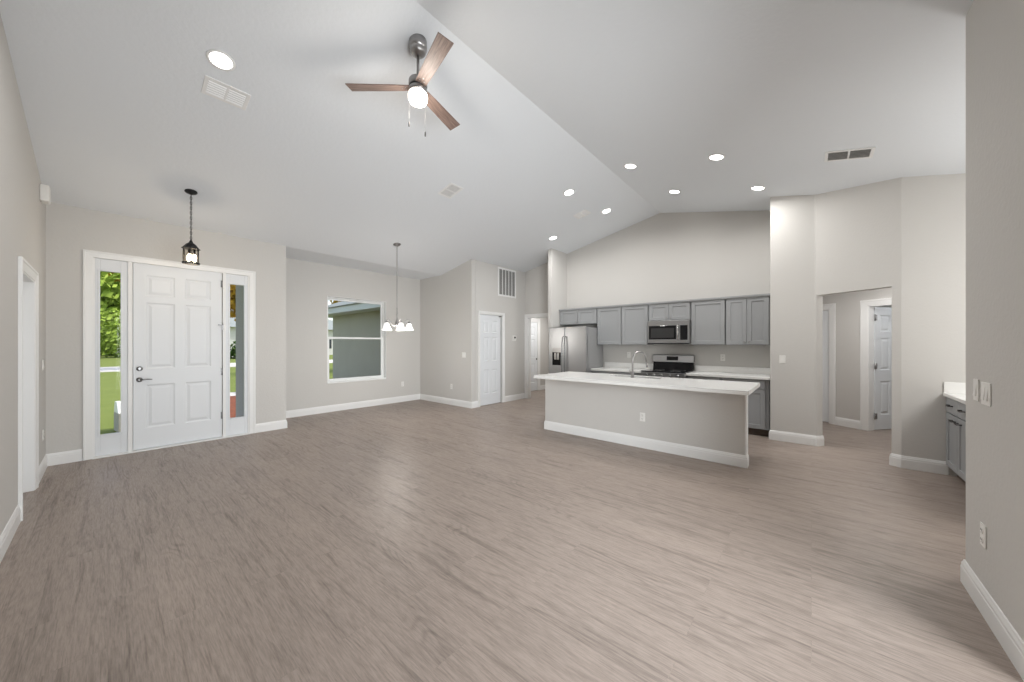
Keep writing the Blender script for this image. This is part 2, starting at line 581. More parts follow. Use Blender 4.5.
# hallway behind the angled opening
R0, R1 = -.37, .42             # open door
L0, L1 = -1.71, -.90           # closed door
mb = MB()
for a, c, z0, z1 in ((-2.2, L0, 0, 2.5), (L1, R0, 0, 2.5), (R1, 1.6, 0, 2.5), (L0, L1, 2.0, 2.5), (R0, R1, 2.0, 2.5)):
    mb.prism([hp(a, HW), hp(c, HW), hp(c, HW + .12), hp(a, HW + .12)], z0, z1)
struct(mb, 'wall_hallway', 'wall')
struct(MB().prism([hp(-1.95, .6), hp(-1.95, HW), hp(-2.07, HW), hp(-2.07, .6)], 0, 2.5), 'wall_hallway_left', 'wall')
struct(MB().prism([hp(1.2, .3), hp(1.2, HW), hp(1.32, HW), hp(1.32, .3)], 0, 2.5), 'wall_hallway_right', 'wall')
mb = MB()
mb.prism([hp(-2.2, 3.3), hp(1.6, 3.3), hp(1.6, 3.42), hp(-2.2, 3.42)], 0, 2.5)
mb.prism([hp(-1.2, HW + .12), hp(-1.1, HW + .12), hp(-1.1, 3.3), hp(-1.2, 3.3)], 0, 2.5)
mb.prism([hp(1.3, HW + .12), hp(1.4, HW + .12), hp(1.4, 3.3), hp(1.3, 3.3)], 0, 2.5)
struct(mb, 'wall_bedroom', 'wall')
# room seen through the alcove door
YB = 6.2
BD0, BD1 = 7.60, 8.40
mb = MB()
mb.box(7.05, BD0, YB, YB + .12, 0, 2.5).box(BD1, 10.5, YB, YB + .12, 0, 2.5).box(BD0, BD1, YB, YB + .12, 2.045, 2.5)
mb.box(10.4, 10.52, 3.9, YB, 0, 2.5).box(7.1, 10.5, 3.88, 4.0, 0, 2.5)
struct(mb, 'wall_back_room', 'wall')

# ------------------------------------------------------------------ baseboards
for nm, pts in {
    'left_near': [(XL, -.5), (XL, LD0 - .09)],
    'left': [(XL, LD1 + .09), (XL, YD), (-.192, YD)],
    'front': [(1.512, YD), (1.93, YD), (1.93, YA)],
    'dining': [(1.93, YA), (XP, YA), (XP, YP), (PD0 - .056, YP)],
    'pantry': [(PD1 + .056, YP), (XK, YP), (XK, HD1 + .09)],
    'pillar': [(6.9, .457), (6.3, .457), (6.3, -.03), hp(.012, 0), hp(.012, .12)][::-1],
    'angled': [hp(LJ, .12), hp(LJ, 0), JB, (XN, -1.10)],
    'right': [(2.455, YR - .12), (2.455, YR), (XE, YR), (XE, YR - .3)],
    'hallway': [hp(L1 + .09, HW), hp(R0 - .09, HW)],
    'back_room': [(BD1 + .085, YB), (10.4, YB)],
}.items():
    # the room lies to the right of the walking direction for these
    q = pts if nm in ('left_near', 'left', 'front', 'dining', 'pantry', 'hallway', 'back_room') else pts
    if nm == 'pillar':
        q = [(6.9, .457), (6.3, .457), (6.3, -.03), hp(.012, 0), hp(.012, .12)]
    if nm == 'right':
        q = [(XE, YR - .3), (XE, YR), (2.455, YR), (2.455, YR - .1)]
    struct(sweep(q), 'baseboard_' + nm, 'trim')

# ------------------------------------------------------------------ door 1: front entry with sidelights
d1 = empty('door_1', (0, YD, 0), 0, 'tall white six panel front door between two glass sidelights', 'door', kind='structure')
mb = MB()
casing(mb, -.108, 1.43, 2.435, .08, 0, .02)
mb.box(-.125, -.095, .0, .14, 0, 2.465).box(1.415, 1.445, 0, .14, 0, 2.465).box(-.125, 1.445, 0, .14, 2.437, 2.467)
mb.box(.172, .213, -.01, .14, 0, 2.44).box(1.112, 1.148, -.01, .14, 0, 2.44)
mb.box(.213, 1.112, .055, .075, 2.40, 2.44).box(.213, .228, .055, .075, 0, 2.44).box(1.10, 1.112, .055, .075, 0, 2.44)
mb.build('frame', 'trim', d1, .003)
MB().box(-.12, 1.44, -.045, .14, 0.001, .018).build('threshold', 'trim', d1, .004)
for x0, x1, g0, g1 in ((-.095, .172, -.056, .112), (1.148, 1.415, 1.198, 1.373)):
    mb = MB()
    mb.box(x0, g0, .012, .056, .02, 2.435).box(g1, x1, .012, .056, .02, 2.435)
    mb.box(g0, g1, .012, .056, .02, .275).box(g0, g1, .012, .056, 2.285, 2.435)
    mb.ring_rect(g0 - .018, g1 + .018, .257, 2.303, .019, .002, .014)
    sp = mb.build('sidelight', 'door', d1, .003)
    MB().box(g0, g1, .03, .036, .275, 2.285).build('glass', 'glass', sp)
k = 2.41 / 2.03
slab = leaf(.884, 2.408, .045, [(.112, .388, .262, .83), (.486, .764, .262, .83), (.112, .388, 1.035, 1.905), (.486, .764, 1.035, 1.905),
                               (.112, .388, 1.99, 2.265), (.486, .764, 1.99, 2.265)]).build('door_leaf', 'door', d1, loc=(.219, .008, .027))
lever(slab, .055, .90, 1, 'darknickel')
mb = MB().lathe([(.030, 0), (.030, -.008), (.024, -.016), (.012, -.018)], (.055, 0, 1.042), 20, 'Y')
mb.box(.051, .059, -.032, -.016, 1.024, 1.060)
mb.build('deadbolt', 'darknickel', slab)
for z in (.31, .955, 2.245):
    MB().lathe([(.007, -.05), (.007, .05)], (.889, -.008, z), 10).box(.872, .895, -.004, .002, z - .05, z + .05).build('hinge', 'darknickel', slab)
MB().box(.84, .90, -.02, -.006, 1.635, 1.65).box(.885, .90, -.02, 0, 1.57, 1.65).build('door_guard', 'darknickel', slab)

# ------------------------------------------------------------------ other interior doors
def door(name, w, h, mtx, label, wall_t=.12, opened=None, leaf_y=.02, cas=.09, lever_side=1, back_cas=False, gap=.006, hinges=False, kn='lever'):
    """opening x 0..w, z 0..h in the wall plane y=0 (viewer at -y)"""
    d = empty(name, mtx=mtx, label=label, cat='door', kind='structure')
    mb = casing(MB(), 0, w, h, cas)
    mb.box(-.004, .014, -.006, wall_t, 0, h).box(w - .014, w + .004, -.006, wall_t, 0, h).box(-.004, w + .004, -.006, wall_t, h - .014, h + .004)
    mb.build('frame', 'trim', d, .003)
    lw, lh = w - .028 - 2 * gap, h - .03
    lf = leaf(lw, lh, .035, six_panels(lw, lh)).build('door_leaf', 'door', d)
    lf.location = (.014 + gap, leaf_y, .012)
    if opened:
        lf.location = opened[0]
        lf.rotation_euler = (0, 0, opened[1])
    return d, lf, lw, lh
def mz(x, y, a):
    return Matrix.Translation((x, y, 0)) @ Matrix.Rotation(a, 4, 'Z')
# pantry
d2, lf, lw, lh = door('door_2', PD1 - PD0, 2.068, mz(PD0, YP, 0), 'white six panel pantry door below the square return air grille', cas=.055, leaf_y=.014)
lf.scale = ((lw - .045) / lw, 1, 1)
knob(lf, .25, 0, 1.0, 'trim', .02)
MB().box(0.63, .72, .005, .012, 2.02, 2.045).build('track_bracket', 'nickel', d2)
# room door at the alcove end: cased opening, and the door seen inside
d3 = empty('door_3', mtx=mz(XK, HD1, -PI / 2), label='white cased opening beside the refrigerator leading to a back room', cat='doorway', kind='structure')
mb = casing(MB(), 0, HD1 - HD0, 2.055, .085)
w = HD1 - HD0
mb.box(-.004, .014, -.006, .12, 0, 2.055).box(w - .014, w + .004, -.006, .12, 0, 2.055).box(-.004, w + .004, -.006, .12, 2.041, 2.059)
mb.build('frame', 'trim', d3, .003)
d4, lf, lw, lh = door('door_4', BD1 - BD0, 2.045, mz(BD0, YB, 0), 'white six panel door inside the back room beyond the alcove', leaf_y=.01)
knob(lf, lw - .06, 0, .93, 'bronze', .026)
# left wall doorway
d5, lf, lw, lh = door('door_5', LD1 - LD0, 1.985, mz(XL, LD0, PI / 2), 'white cased doorway in the left wall', wall_t=.14, leaf_y=.10)
MB().box(LD1 - LD0 - .018, LD1 - LD0 - .0135, .065, .085, .5, .56).build('strike_plate', 'nickel', d5)
# hallway doors
ang = math.atan2(T.y, T.x)
d6, lf, lw, lh = door('door_6', L1 - L0, 2.0, mz(*hp(L0, HW), ang), 'closed white door in the hallway, partly hidden by the pillar', leaf_y=.02)
d7, lf, lw, lh = door('door_7', R1 - R0, 2.0, mz(*hp(R0, HW), ang), 'white six panel door standing open in the hallway, three hinges showing',
                      opened=((.022, .118, .012), R(86)))
for z in (.22, 1.02, 1.80):
    MB().box(-.004, .04, -.010, -.001, z - .045, z + .045).lathe([(.009, -.05), (.009, .05)], (-.004, -.008, z), 10).build('hinge', 'nickel', lf)

# ------------------------------------------------------------------ window 1 (dining) and the slider beside the camera
w1 = empty('window_1', (WX0, YA, WZ0), 0, 'white single hung window in the dining wall', 'window', kind='structure')
ww, wh = WX1 - WX0, WZ1 - WZ0
mb = MB().ring_rect(0, ww, 0, wh, .035, .085, .15)
mb.ring_rect(.012, ww - .012, .012, wh - .012, .012, .07, .09)
mb.build('frame', 'vinyl', w1, .003)
MB().box(.002, ww - .002, -.012, .086, -.012, .022).build('sill', 'vinyl', w1, .005)
MB().box(-.001, .008, -.002, .09, 0, wh).box(ww - .008, ww + .001, -.002, .09, 0, wh).box(0, ww, -.002, .09, wh - .008, wh + .001).build('reveal', 'trim', w1)
zm = .925
s1 = MB().ring_rect(.035, ww - .035, .035, zm + .02, .04, .085, .115).build('lower_sash', 'vinyl', w1, .003)
MB().box(.075, ww - .075, .10, .105, .075, zm - .02).build('glass', 'glass', s1)
s2 = MB().ring_rect(.035, ww - .035, zm - .02, wh - .035, .03, .117, .145).build('upper_sash', 'vinyl', w1, .003)
MB().box(.065, ww - .065, .13, .135, zm + .01, wh - .065).build('glass', 'glass', s2)
w2 = empty('window_2', (2.455, YR - .12, 0), PI, 'glass patio slider in the right wall beside the camera', 'window', kind='structure')
mb = MB().ring_rect(0, 2.57, 0.0, 2.335, .05, -.02, .06)
mb.box(1.25, 1.32, 0, .05, .05, 2.285)
mb.build('frame', 'vinyl', w2, .003)
MB().box(.05, 2.52, .02, .026, .05, 2.285).build('glass', 'glass', w2)

# ------------------------------------------------------------------ kitchen cabinets
def cabinet(name, label, cat, loc, rz, w, h, depth, fronts, toe=0, knobs=(), pulls=(), group=None, left=0, right=0, body='cab'):
    c = empty(name, loc, rz, label, cat, group)
    mb = MB().box(0, w, .021, depth, toe, h)
    if toe:
        mb.box(.001, w - .001, .085, depth, 0.0, toe)
    mb.build('carcass', body, c, .001)
    if toe:
        MB().box(.001, w - .001, .075, .085, 0, toe).build('toe_kick', 'toe', c)
    for kind, x0, x1, z0, z1 in fronts:
        fw, fh = x1 - x0, z1 - z0
        rail = .058 if kind == 'door' else .0
        rects = [(rail, fw - rail, rail, fh - rail)] if kind == 'door' else []
        f = leaf(fw, fh, .02, rects, 'shaker', back=False).build(kind if kind == 'door' else 'drawer', 'cab', c, .0015, 1, loc=(x0, 0, z0))
        for q in knobs:
            if x0 <= q[0] <= x1 and z0 <= q[1] <= z1:
                knob(f, q[0] - x0, 0, q[1] - z0, 'nickel', .013)
        for px, pz in pulls:
            if x0 <= px <= x1 and z0 <= pz <= z1:
                a, z = px - x0, pz - z0
                MB().tube([(a - .05, 0, z), (a - .05, -.022, z), (a - .035, -.028, z - .004), (a + .035, -.028, z - .004), (a + .05, -.022, z), (a + .05, 0, z)], .0055, 8).build('pull', 'bronze', f)
    return c
XU = 6.649
UD = XK - XU
def upper(y0, y1, z0, fronts_n, label, knob_z=None):
    w, h = y0 - y1, 2.134 - z0
    g = .004
    fr, kn = [], []
    n = fronts_n
    for i in range(n):
        a, c = w * i / n + g + (.006 if i == 0 else 0), w * (i + 1) / n - g - (.006 if i == n - 1 else 0)
        fr.append(('door', a, c, .012, h - .012))
        if n == 2:
            kn.append((c - .03 if i == 0 else a + .03, .05))
    return cabinet('wall_cabinet', label, 'cabinet', (XU, y0, z0), -PI / 2, w, h, UD, fr, knobs=kn, group='grey upper cabinets on the kitchen wall')
upper(4.302, 3.392, 1.815, 2, 'short grey two door cabinet above the refrigerator')
upper(3.384, 2.862, 1.372, 1, 'grey single door upper cabinet next to the refrigerator')
upper(2.856, 2.335, 1.372, 1, 'grey single door upper cabinet just left of the microwave')
upper(2.327, 1.605, 1.814, 2, 'short grey two door cabinet above the microwave')
upper(1.597, 1.080, 1.372, 1, 'wide grey single door upper cabinet just right of the microwave')
upper(1.072, .490, 1.372, 2, 'tall grey two door upper cabinet beside the pillar')
mb = MB()
mb.loft([[(XU + a, y, z) for a, z in ((.0, 2.12), (-.012, 2.122), (-.024, 2.142), (-.024, 2.164), (UD, 2.164), (UD, 2.134))] for y in (4.312, .46)])
o = struct(mb, 'trim_1', 'cab')
XB = 6.385
def base_unit(y0, y1, label, n):
    w = y0 - y1
    fr, kn = [], []
    e_ = .04 if y1 < .6 else 0
    fr.append(('drawer', .006, w - .006 - e_, .715, .845))
    for i in range(n):
        fr.append(('door', w * i / n + .006, w * (i + 1) / n - .006 - e_, .115, .70))
    return cabinet('base_cabinet', label, 'cabinet', (XB, y0, 0), -PI / 2, w, .858, XK - XB - .006, fr, toe=.105, group='grey base cabinets along the kitchen wall')
base_unit(3.36, 2.86, 'grey base cabinet under the counter next to the refrigerator', 1)
base_unit(2.852, 2.335, 'grey base cabinet under the counter left of the range', 1)
base_unit(1.595, 1.092, 'grey base cabinet under the counter just right of the range', 1)
base_unit(1.084, .475, 'grey base cabinet at the pillar end of the kitchen counter', 1)
def counter(y0, y1, label):
    t = empty('countertop', (6.34, y0, .858), -PI / 2, label, 'countertop', 'white counters along the kitchen wall')
    w = y0 - y1
    MB().box(0, w, 0, XK - 6.34, 0, .04).build('slab', 'quartz', t, .004)
    MB().box(0, w, XK - 6.34 - .02, XK - 6.34, .04, .145).build('backsplash', 'quartz', t, .003)
counter(3.365, 2.333, 'white quartz counter between the refrigerator and the range')
counter(1.598, .459, 'white quartz counter between the range and the pillar')
# refrigerator
f = empty('refrigerator', (6.2, 4.292, 0), -PI / 2, 'stainless steel side by side refrigerator beside the wall cabinets', 'refrigerator')
FW, FH = .905, 1.74
MB().box(.008, FW - .008, .075, .76, .03, FH - .015).build('cabinet_body', 'fridgeside', f, .006)
MB().box(.02, FW - .02, .05, .09, .0, .075).build('base_grille', 'black', f)
fz = MB().box(0, .398, 0, .07, .08, FH).build('freezer_door', 'steel', f, .012, 3)
fr_ = MB().box(.404, FW, 0, .07, .08, FH).build('fridge_door', 'steel', f, .012, 3)
mb = MB().ring_rect(.09, .325, .93, 1.32, .012, -.006, .004)
dp = mb.build('dispenser_frame', 'steel', f, .002)
MB().box(.102, .313, -.004, .003, 1.21, 1.308).build('control_panel', 'nickel', dp)
MB().box(.102, .313, -.001, .003, .942, 1.21).build('recess', 'blackglass', dp)
MB().box(.15, .20, -.012, 0, 1.06, 1.20).box(.22, .27, -.012, 0, 1.06, 1.20).build('paddle', 'nickel', dp)
for x, pr_ in ((.372, fz), (.432, fr_)):
    MB().tube([(x, 0, .62), (x, -.035, .63), (x, -.052, .78), (x, -.060, 1.07), (x, -.052, 1.38), (x, -.035, 1.53), (x, 0, 1.54)], .012, 10).build('handle', 'darknickel', pr_)
# microwave
m_ = empty('microwave', (6.60, 2.323, 1.386), -PI / 2, 'stainless over the range microwave with a black window', 'microwave')
MW, MH = .716, .425
MB().box(0, MW, .03, .375, 0, MH).build('case', 'fridgeside', m_, .003)
MB().box(0, MW, .0, .03, .0, .018).build('vent_lip', 'black', m_)
dr = MB().box(.0, MW, 0, .032, .02, MH).build('door', 'steel', m_, .004)
MB().box(.02, .50, -.004, .002, .085, .335).build('window', 'blackglass', dr, .003)
MB().box(.06, .46, -.0055, -.002, .115, .29).build('window_mesh', mat('window_screen', (.03, .03, .031), .3), dr)
MB().box(.565, .685, -.004, .002, .075, .335).build('control_panel', 'blackglass', dr, .003)
MB().tube([(.532, 0, .075), (.532, -.035, .085), (.532, -.042, .21), (.532, -.035, .335), (.532, 0, .345)], .011, 10).build('handle', 'chrome', dr)
# range
r_ = empty('range', (6.26, 2.325, 0), -PI / 2, 'freestanding range with a black glass top and steel backguard', 'stove')
RW = .722
MB().box(0, RW, .04, .70, .03, .895).build('body', 'fridgeside', r_, .003)
MB().box(.0, RW, .0, .60, .895, .912).build('cooktop', 'blackglass', r_, .005)
for x, y, q in ((.19, .17, .10), (.53, .17, .085), (.19, .43, .085), (.53, .43, .105)):
    MB().lathe([(q, .9125), (q, .9132), (q - .006, .9132), (q - .006, .9125)], (x, y, 0), 32).build('burner_ring', 'filter', r_)
MB().box(.0, RW, .0, .04, .80, .893).build('knob_panel', 'steel', r_, .004)
for i in range(5):
    mb = MB().lathe([(.022, 0), (.022, -.02), (.017, -.028)], (.10 + i * .13, 0, .846), 16, 'Y')
    mb.build('control_knob', 'steel', r_)
od = MB().box(.004, RW - .004, 0, .04, .24, .795).build('oven_door', 'steel', r_, .004)
MB().box(.08, RW - .08, -.003, .002, .34, .66).build('window', 'blackglass', od)
MB().tube([(.06, 0, .735), (.06, -.045, .735), (RW - .06, -.045, .735), (RW - .06, 0, .735)], .012, 10).build('handle', 'chrome', od)
MB().box(.004, RW - .004, .005, .04, .05, .232).build('storage_drawer', 'steel', r_, .004)
mb = MB()
mb.loft([[(x, y, z) for y, z in ((.585, .905), (.615, 1.055), (.70, 1.055), (.70, .905))] for x in (.012, RW - .012)])
bg = mb.build('backguard', 'blackglass', r_, .01, 3)
mb = MB()
mb.loft([[(x, y, z) for y, z in ((.600, 1.050), (.622, 1.178), (.64, 1.19), (.70, 1.19), (.70, 1.05))] for x in (0, RW)])
cp = mb.build('console', 'steel', r_, .006, 2)
q = [(.26, .6065, 1.085), (.46, .6065, 1.085), (.46, .6175, 1.158), (.26, .6175, 1.158)]
mb = MB()
mb.loft([[(x, y - .006, z) for x, y, z in q], [(x, y + .006, z) for x, y, z in q]])
mb.build('display', 'blackglass', cp)

# ------------------------------------------------------------------ island
IY0, IY1 = 3.30, .555
isl = empty('kitchen_island', (XI, IY0, 0), -PI / 2, 'long kitchen island base painted like the walls', 'kitchen island')
iw = IY0 - IY1
MB().box(0, iw, 0, .12, 0, .858).build('knee_wall', 'wall', isl, .003)
c0, c1 = .06, iw - .15
for a, c, d, e, z0, z1, nm in ((c0, c0 + .02, .12, .62, .1, .858, 'side_panel'), (c1 - .02, c1, .12, .62, .1, .858, 'side_panel'),
                               (c0 + .02, c1 - .02, .60, .62, .1, .858, 'face_frame'), (c0 + .02, c1 - .02, .12, .60, .1, .12, 'bottom_panel'), (c0, c1, .12, .53, 0, .1, 'plinth')):
    MB().box(a, c, d, e, z0, z1).build(nm, 'cab', isl)
pf = [(0, .12), (0, 0), (iw, 0), (iw, .12)]
sweep(pf).build('baseboard', 'trim', isl)
MB().box(iw - .012, iw + .005, -.003, .124, .138, .857).build('corner_trim', 'trim', isl, .003)
for i in range(4):
    a = .065 + i * .635
    leaf(.625, .72, .02, [(.058, .567, .058, .662)], 'shaker', back=False).build('door', 'cab', isl, loc=(a + .625, .64, .115)).rotation_euler = (0, 0, PI)
SX0, SX1, SY0, SY1 = 5.02, 5.26, 2.36, 1.62
it = empty('island_countertop', (0, 0, .858), 0, 'white quartz top of the kitchen island', 'countertop')
mb = MB()
cx0, cx1, cy0, cy1 = 4.32, 5.37, .49, 3.27
mb.box(cx0, SX0, cy0, cy1, 0, .042).box(SX1, cx1, cy0, cy1, 0, .042).box(SX0, SX1, cy0, SY1, 0, .042).box(SX0, SX1, SY0, cy1, 0, .042)
bmesh.ops.remove_doubles(mb.bm, verts=mb.bm.verts, dist=1e-5)
mb.build('slab', 'quartz', it)
sk = empty('sink', (0, 0, 0), 0, 'stainless undermount sink set into the island', 'sink')
mb = MB()
e = .006
for x0, x1, y0, y1, z0, z1 in ((SX0 + .001, SX0 + e, SY1, SY0, .66, .857), (SX1 - e, SX1 - .001, SY1, SY0, .66, .857), (SX0, SX1, SY1 + .001, SY1 + e, .66, .857),
                               (SX0, SX1, SY0 - e, SY0 - .001, .66, .857), (SX0, SX1, SY1, SY0, .655, .662)):
    mb.box(x0, x1, y0, y1, z0, z1)
mb.build('bowl', 'steel', sk)
MB().lathe([(.045, .662), (.045, .667), (.03, .668), (.03, .664)], ((SX0 + SX1) / 2, (SY0 + SY1) / 2, 0), 20).build('drain', 'chrome', sk)
fc = empty('faucet', (4.965, 1.965, .90), R(-32), 'tall arched nickel faucet on the island', 'faucet')
MB().lathe([(.028, 0), (.028, .006), (.021, .012), (.019, .09), (.0135, .10)], (0, 0, 0), 18).build('base', 'nickel', fc)
arc = [(0, 0, .09), (0, 0, .255)] + [(.12 * (1 - math.cos(t)), 0, .255 + .12 * math.sin(t)) for t in [PI * i / 12 for i in range(1, 11)]] + [(.242, 0, .215)]
sp = MB().tube(arc, .0125, 12).build('spout', 'nickel', fc)
MB().tube([(.241, 0, .225), (.249, 0, .145)], [.0165, .0145], 12).build('spray_head', 'nickel', sp)
MB().tube([(0, .018, .06), (0, .045, .065)], .012, 10).tube([(0, .045, .065), (-.01, .058, .12)], [.007, .005], 8).build('lever', 'nickel', fc)

# ------------------------------------------------------------------ built-in cabinet in the nook
VW = 1.5
vf, vp = [], []
for i in range(4):
    a, c = i * .376 + .004, (i + 1) * .376 - .004
    vf.append(('drawer', a, c, .675, .825))
    vf.append(('door', a, c, .11, .665))
    vp.append(((a + c) / 2, .755))
    vp.append((c - .085 if i % 2 == 0 else a + .085, .615))
cabinet('nook_cabinet', 'grey built-in base cabinet with dark pulls in the nook past the right wall', 'cabinet', (XN - .002, -1.085, 0), PI, VW, .835, .60, vf, toe=.10, pulls=vp)
vt = empty('nook_countertop', (XN - .002, -1.065, .835), PI, 'white counter with a side splash on the nook cabinet', 'countertop')
MB().box(0, VW, 0, .62, 0, .036).build('slab', 'quartz', vt, .004)
MB().box(0, .02, 0.004, .62, .036, .15).build('side_splash', 'quartz', vt, .003)

# ------------------------------------------------------------------ plates and small wall devices
def wall_mtx(p, face):
    return Matrix.Translation(p) @ Matrix.Rotation({'-Y': 0, '-X': -PI / 2, '+Y': PI, '+X': PI / 2}[face], 4, 'Z')
def proto_outlet():
    r = empty('wall_outlet')
    MB().box(-.036, .036, -.006, 0, -.058, .058).build('plate', 'plastic', r, .003)
    for z in (-.025, .025):
        q = MB().lathe([(.017, 0), (.017, -.0085), (.015, -.0095)], (0, 0, z), 16, 'Y').build('receptacle', 'plastic', r)
        MB().box(-.009, -.006, -.0102, -.009, z - .002, z + .009).box(.006, .009, -.0102, -.009, z - .002, z + .009).box(-.002, .002, -.0102, -.009, z - .012, z - .008).build('slots', 'slot', q)
    return r
def proto_switch(n, kind='rocker'):
    r = empty('light_switch')
    w = .036 + .023 * (n - 1)
    MB().box(-w, w, -.006, 0, -.058, .058).build('plate', 'plastic', r, .003)
    for i in range(n):
        x = (i - (n - 1) / 2) * .046
        mb = MB()
        mb.loft([[(x - .016, y, z) for y, z in ((-.005, -.033), (-.012, -.033), (-.0065, .033), (-.005, .033))], [(x + .016, y, z) for y, z in ((-.005, -.033), (-.012, -.033), (-.0065, .033), (-.005, .033))]])
        mb.build('rocker', 'plastic', r, .001)
    return r
first = {}
def put(kind, maker, p, face, label, cat, group):
    if kind not in first:
        o = first[kind] = maker()
    else:
        o = copy_tree(first[kind])
    o.matrix_world = wall_mtx(p, face)
    tag(o, label, cat, group)
OG, SG = 'white wall outlets', 'white light switches'
for p, face, lab in (
    ((4.633, YA, .426), '-Y', 'white outlet low on the dining wall to the right of the window'),
    ((XP, 6.234, .417), '-X', 'white outlet low on the brightly lit wall left of the pantry door'),
    ((XK, 1.168, 1.153), '-X', 'white outlet above the kitchen counter right of the range'),
    ((XK, 2.837, 1.165), '-X', 'white outlet on the kitchen wall behind the faucet'),
    ((XI, 1.713, .412), '-X', 'white outlet on the front of the kitchen island'),
    ((2.953, YR, .40), '+Y', 'white outlet low on the right wall under the two switch plates'),
    ((XL, 6.29, .407), '+X', 'white outlet low in the corner left of the front door')):
    put('outlet', proto_outlet, p, face, lab, 'outlet', OG)
for n, p, face, lab in (
    (1, (3.053, YR, 1.142), '+Y', 'narrow white single switch plate on the right wall'),
    (2, (2.913, YR, 1.135), '+Y', 'wide white double switch plate on the right wall'),
    (1, (6.3, .314, 1.167), '-X', 'white single switch plate on the pillar beside the kitchen counter'),
    (2, (XP, 5.807, 1.145), '-X', 'white switch plate near the corner left of the pantry door'),
    (1, (XL, 6.29, 1.162), '+X', 'white switch plate in the corner left of the front door')):
    put('switch%d' % n, lambda: proto_switch(n), p, face, lab, 'light switch', SG)
t = empty('thermostat', mtx=wall_mtx((6.549, YP, 1.54), '-Y'), label='small white thermostat with a dark display between pantry door and alcove', cat='thermostat')
MB().box(-.068, .068, -.006, 0, -.075, .055).build('base_plate', 'plastic', t, .004)
MB().box(-.058, .058, -.026, -.006, -.045, .05).build('case', 'plastic', t, .006)
MB().box(-.03, .03, -.0275, -.02, -.015, .03).build('display', 'black', t)
t = empty('door_chime', mtx=wall_mtx((XL, 6.08, 2.955), '+X'), label='white chime box high on the left wall near the ceiling', cat='door chime')
MB().box(-.07, .07, -.062, 0, -.085, .085).build('cover', 'plastic', t, .012, 3)
MB().box(-.05, .05, -.0635, -.06, -.07, -.045).build('grille', 'vinyl', t, .001)
# return grille high on the pantry wall
g = empty('return_grille', mtx=wall_mtx((6.28, YP, 2.857), '-Y'), label='square white return air grille high above the pantry door', cat='air vent')
MB().ring_rect(-.325, .325, -.34, .34, .042, -.014, 0).build('frame', 'trim', g, .004)
MB().box(-.29, .29, -.004, -.001, -.305, .305).build('filter', 'filter', g)
for i in range(4):
    x = -.283 + (i + 1) * .566 / 5
    MB().box(x - .009, x + .009, -.013, -.003, -.3, .3).build('divider', 'trim', g)
mb = MB()
for i in range(40):
    z = -.295 + i * .0151
    mb.hexa([(-.283, -.010, z), (.283, -.010, z), (.283, -.004, z + .007), (-.283, -.004, z + .007), (-.283, -.009, z + .001), (.283, -.009, z + .001), (.283, -.003, z + .008), (-.283, -.003, z + .008)])
mb.build('louvers', mat('louver_grey', (.36, .355, .345), .6), g)

# ------------------------------------------------------------------ ceiling fixtures
def ceil_mtx(x, y, yaw=0):
    """frame whose -Z looks into the room from the sloped ceiling at (x, y)"""
    s = SL if y > RY else -SR
    a = -math.atan(s)
    return Matrix.Translation((x, y, zc(y))) @ Matrix.Rotation(a, 4, 'X') @ Matrix.Rotation(yaw, 4, 'Z')
def proto_can():
    r = empty('recessed_light')
    MB().lathe([(.092, 0), (.090, -.006), (.076, -.008), (.070, -.004), (.070, 0)], n=32).build('trim_ring', 'trim', r)
    MB().lathe([(.070, -.001), (.070, -.005), (.05, -.0055)], n=32).build('lens', 'lens', r)
    return r
can = None
for x, y, lab in (
    (.591, 3.559, 'recessed ceiling light next to the white vent, apart from the others'),
    (4.757, 2.903, 'recessed ceiling light between the two small vents, left of the ridge line'),
    (5.903, 2.817, 'recessed ceiling light beside the small vent nearest the kitchen'),
    (5.931, 3.997, 'recessed ceiling light in front of the wall beside the refrigerator'),
    (4.728, 1.90, 'recessed ceiling light just right of the ridge line'),
    (4.748, .86, 'recessed ceiling light between the ridge line and the dark vent, largest of the kitchen lights'),
    (5.842, 1.639, 'recessed ceiling light above the short cabinet over the microwave'),
    (5.901, .563, 'recessed ceiling light next to the top of the pillar')):
    if can is None:
        o = can = proto_can()
    else:
        o = copy_tree(can)
    o.matrix_world = ceil_mtx(x, y)
    tag(o, lab, 'ceiling light', 'recessed ceiling lights')
    lamp('can_lamp', 'AREA', (x, y, zc(y) - .03), P_CAN, (1, .985, .965), shape='DISK', size=.12, spread=R(165))
def vent(x, y, w, h, yaw, label, tilt):
    v = empty('air_vent', mtx=ceil_mtx(x, y, yaw), label=label, cat='air vent', group='ceiling air vents')
    mb = MB()
    b = .028
    for a, c, d, e in ((-w, -w + b, -h, h), (w - b, w, -h, h), (-w + b, w - b, -h, -h + b), (-w + b, w - b, h - b, h), (-.008, .008, -h + b, h - b)):
        mb.box(a, c, d, e, -.008, 0)
    mb.build('frame', 'trim', v, .002)
    MB().box(-w + b, w - b, -h + b, h - b, -.0015, -.0005).build('duct_shade', 'filter', v)  # grey sheet whose colour stands in for the shade inside the duct
    for x0, x1 in ((-w + b, -.008), (.008, w - b)):
        mb = MB()
        n = 6
        for i in range(n):
            q = -h + b + (i + .5) * (2 * h - 2 * b) / n
            d = .005 * (1 if tilt == 1 else -1)
            mb.hexa([(x0, q - d, -.012), (x1, q - d, -.012), (x1, q + d, -.002), (x0, q + d, -.002), (x0, q - d + .0015, -.0125), (x1, q - d + .0015, -.0125), (x1, q + d + .0015, -.0025), (x0, q + d + .0015, -.0025)])
        mb.build('louvers', 'trim', v)
    return v
vent(.68, 3.875, .155, .105, 0, 'white two bank ceiling vent beside the lone recessed light', 2)
vent(3.19, 3.90, .155, .115, R(90), 'small white ceiling vent halfway between the fan and the chandelier', 1)
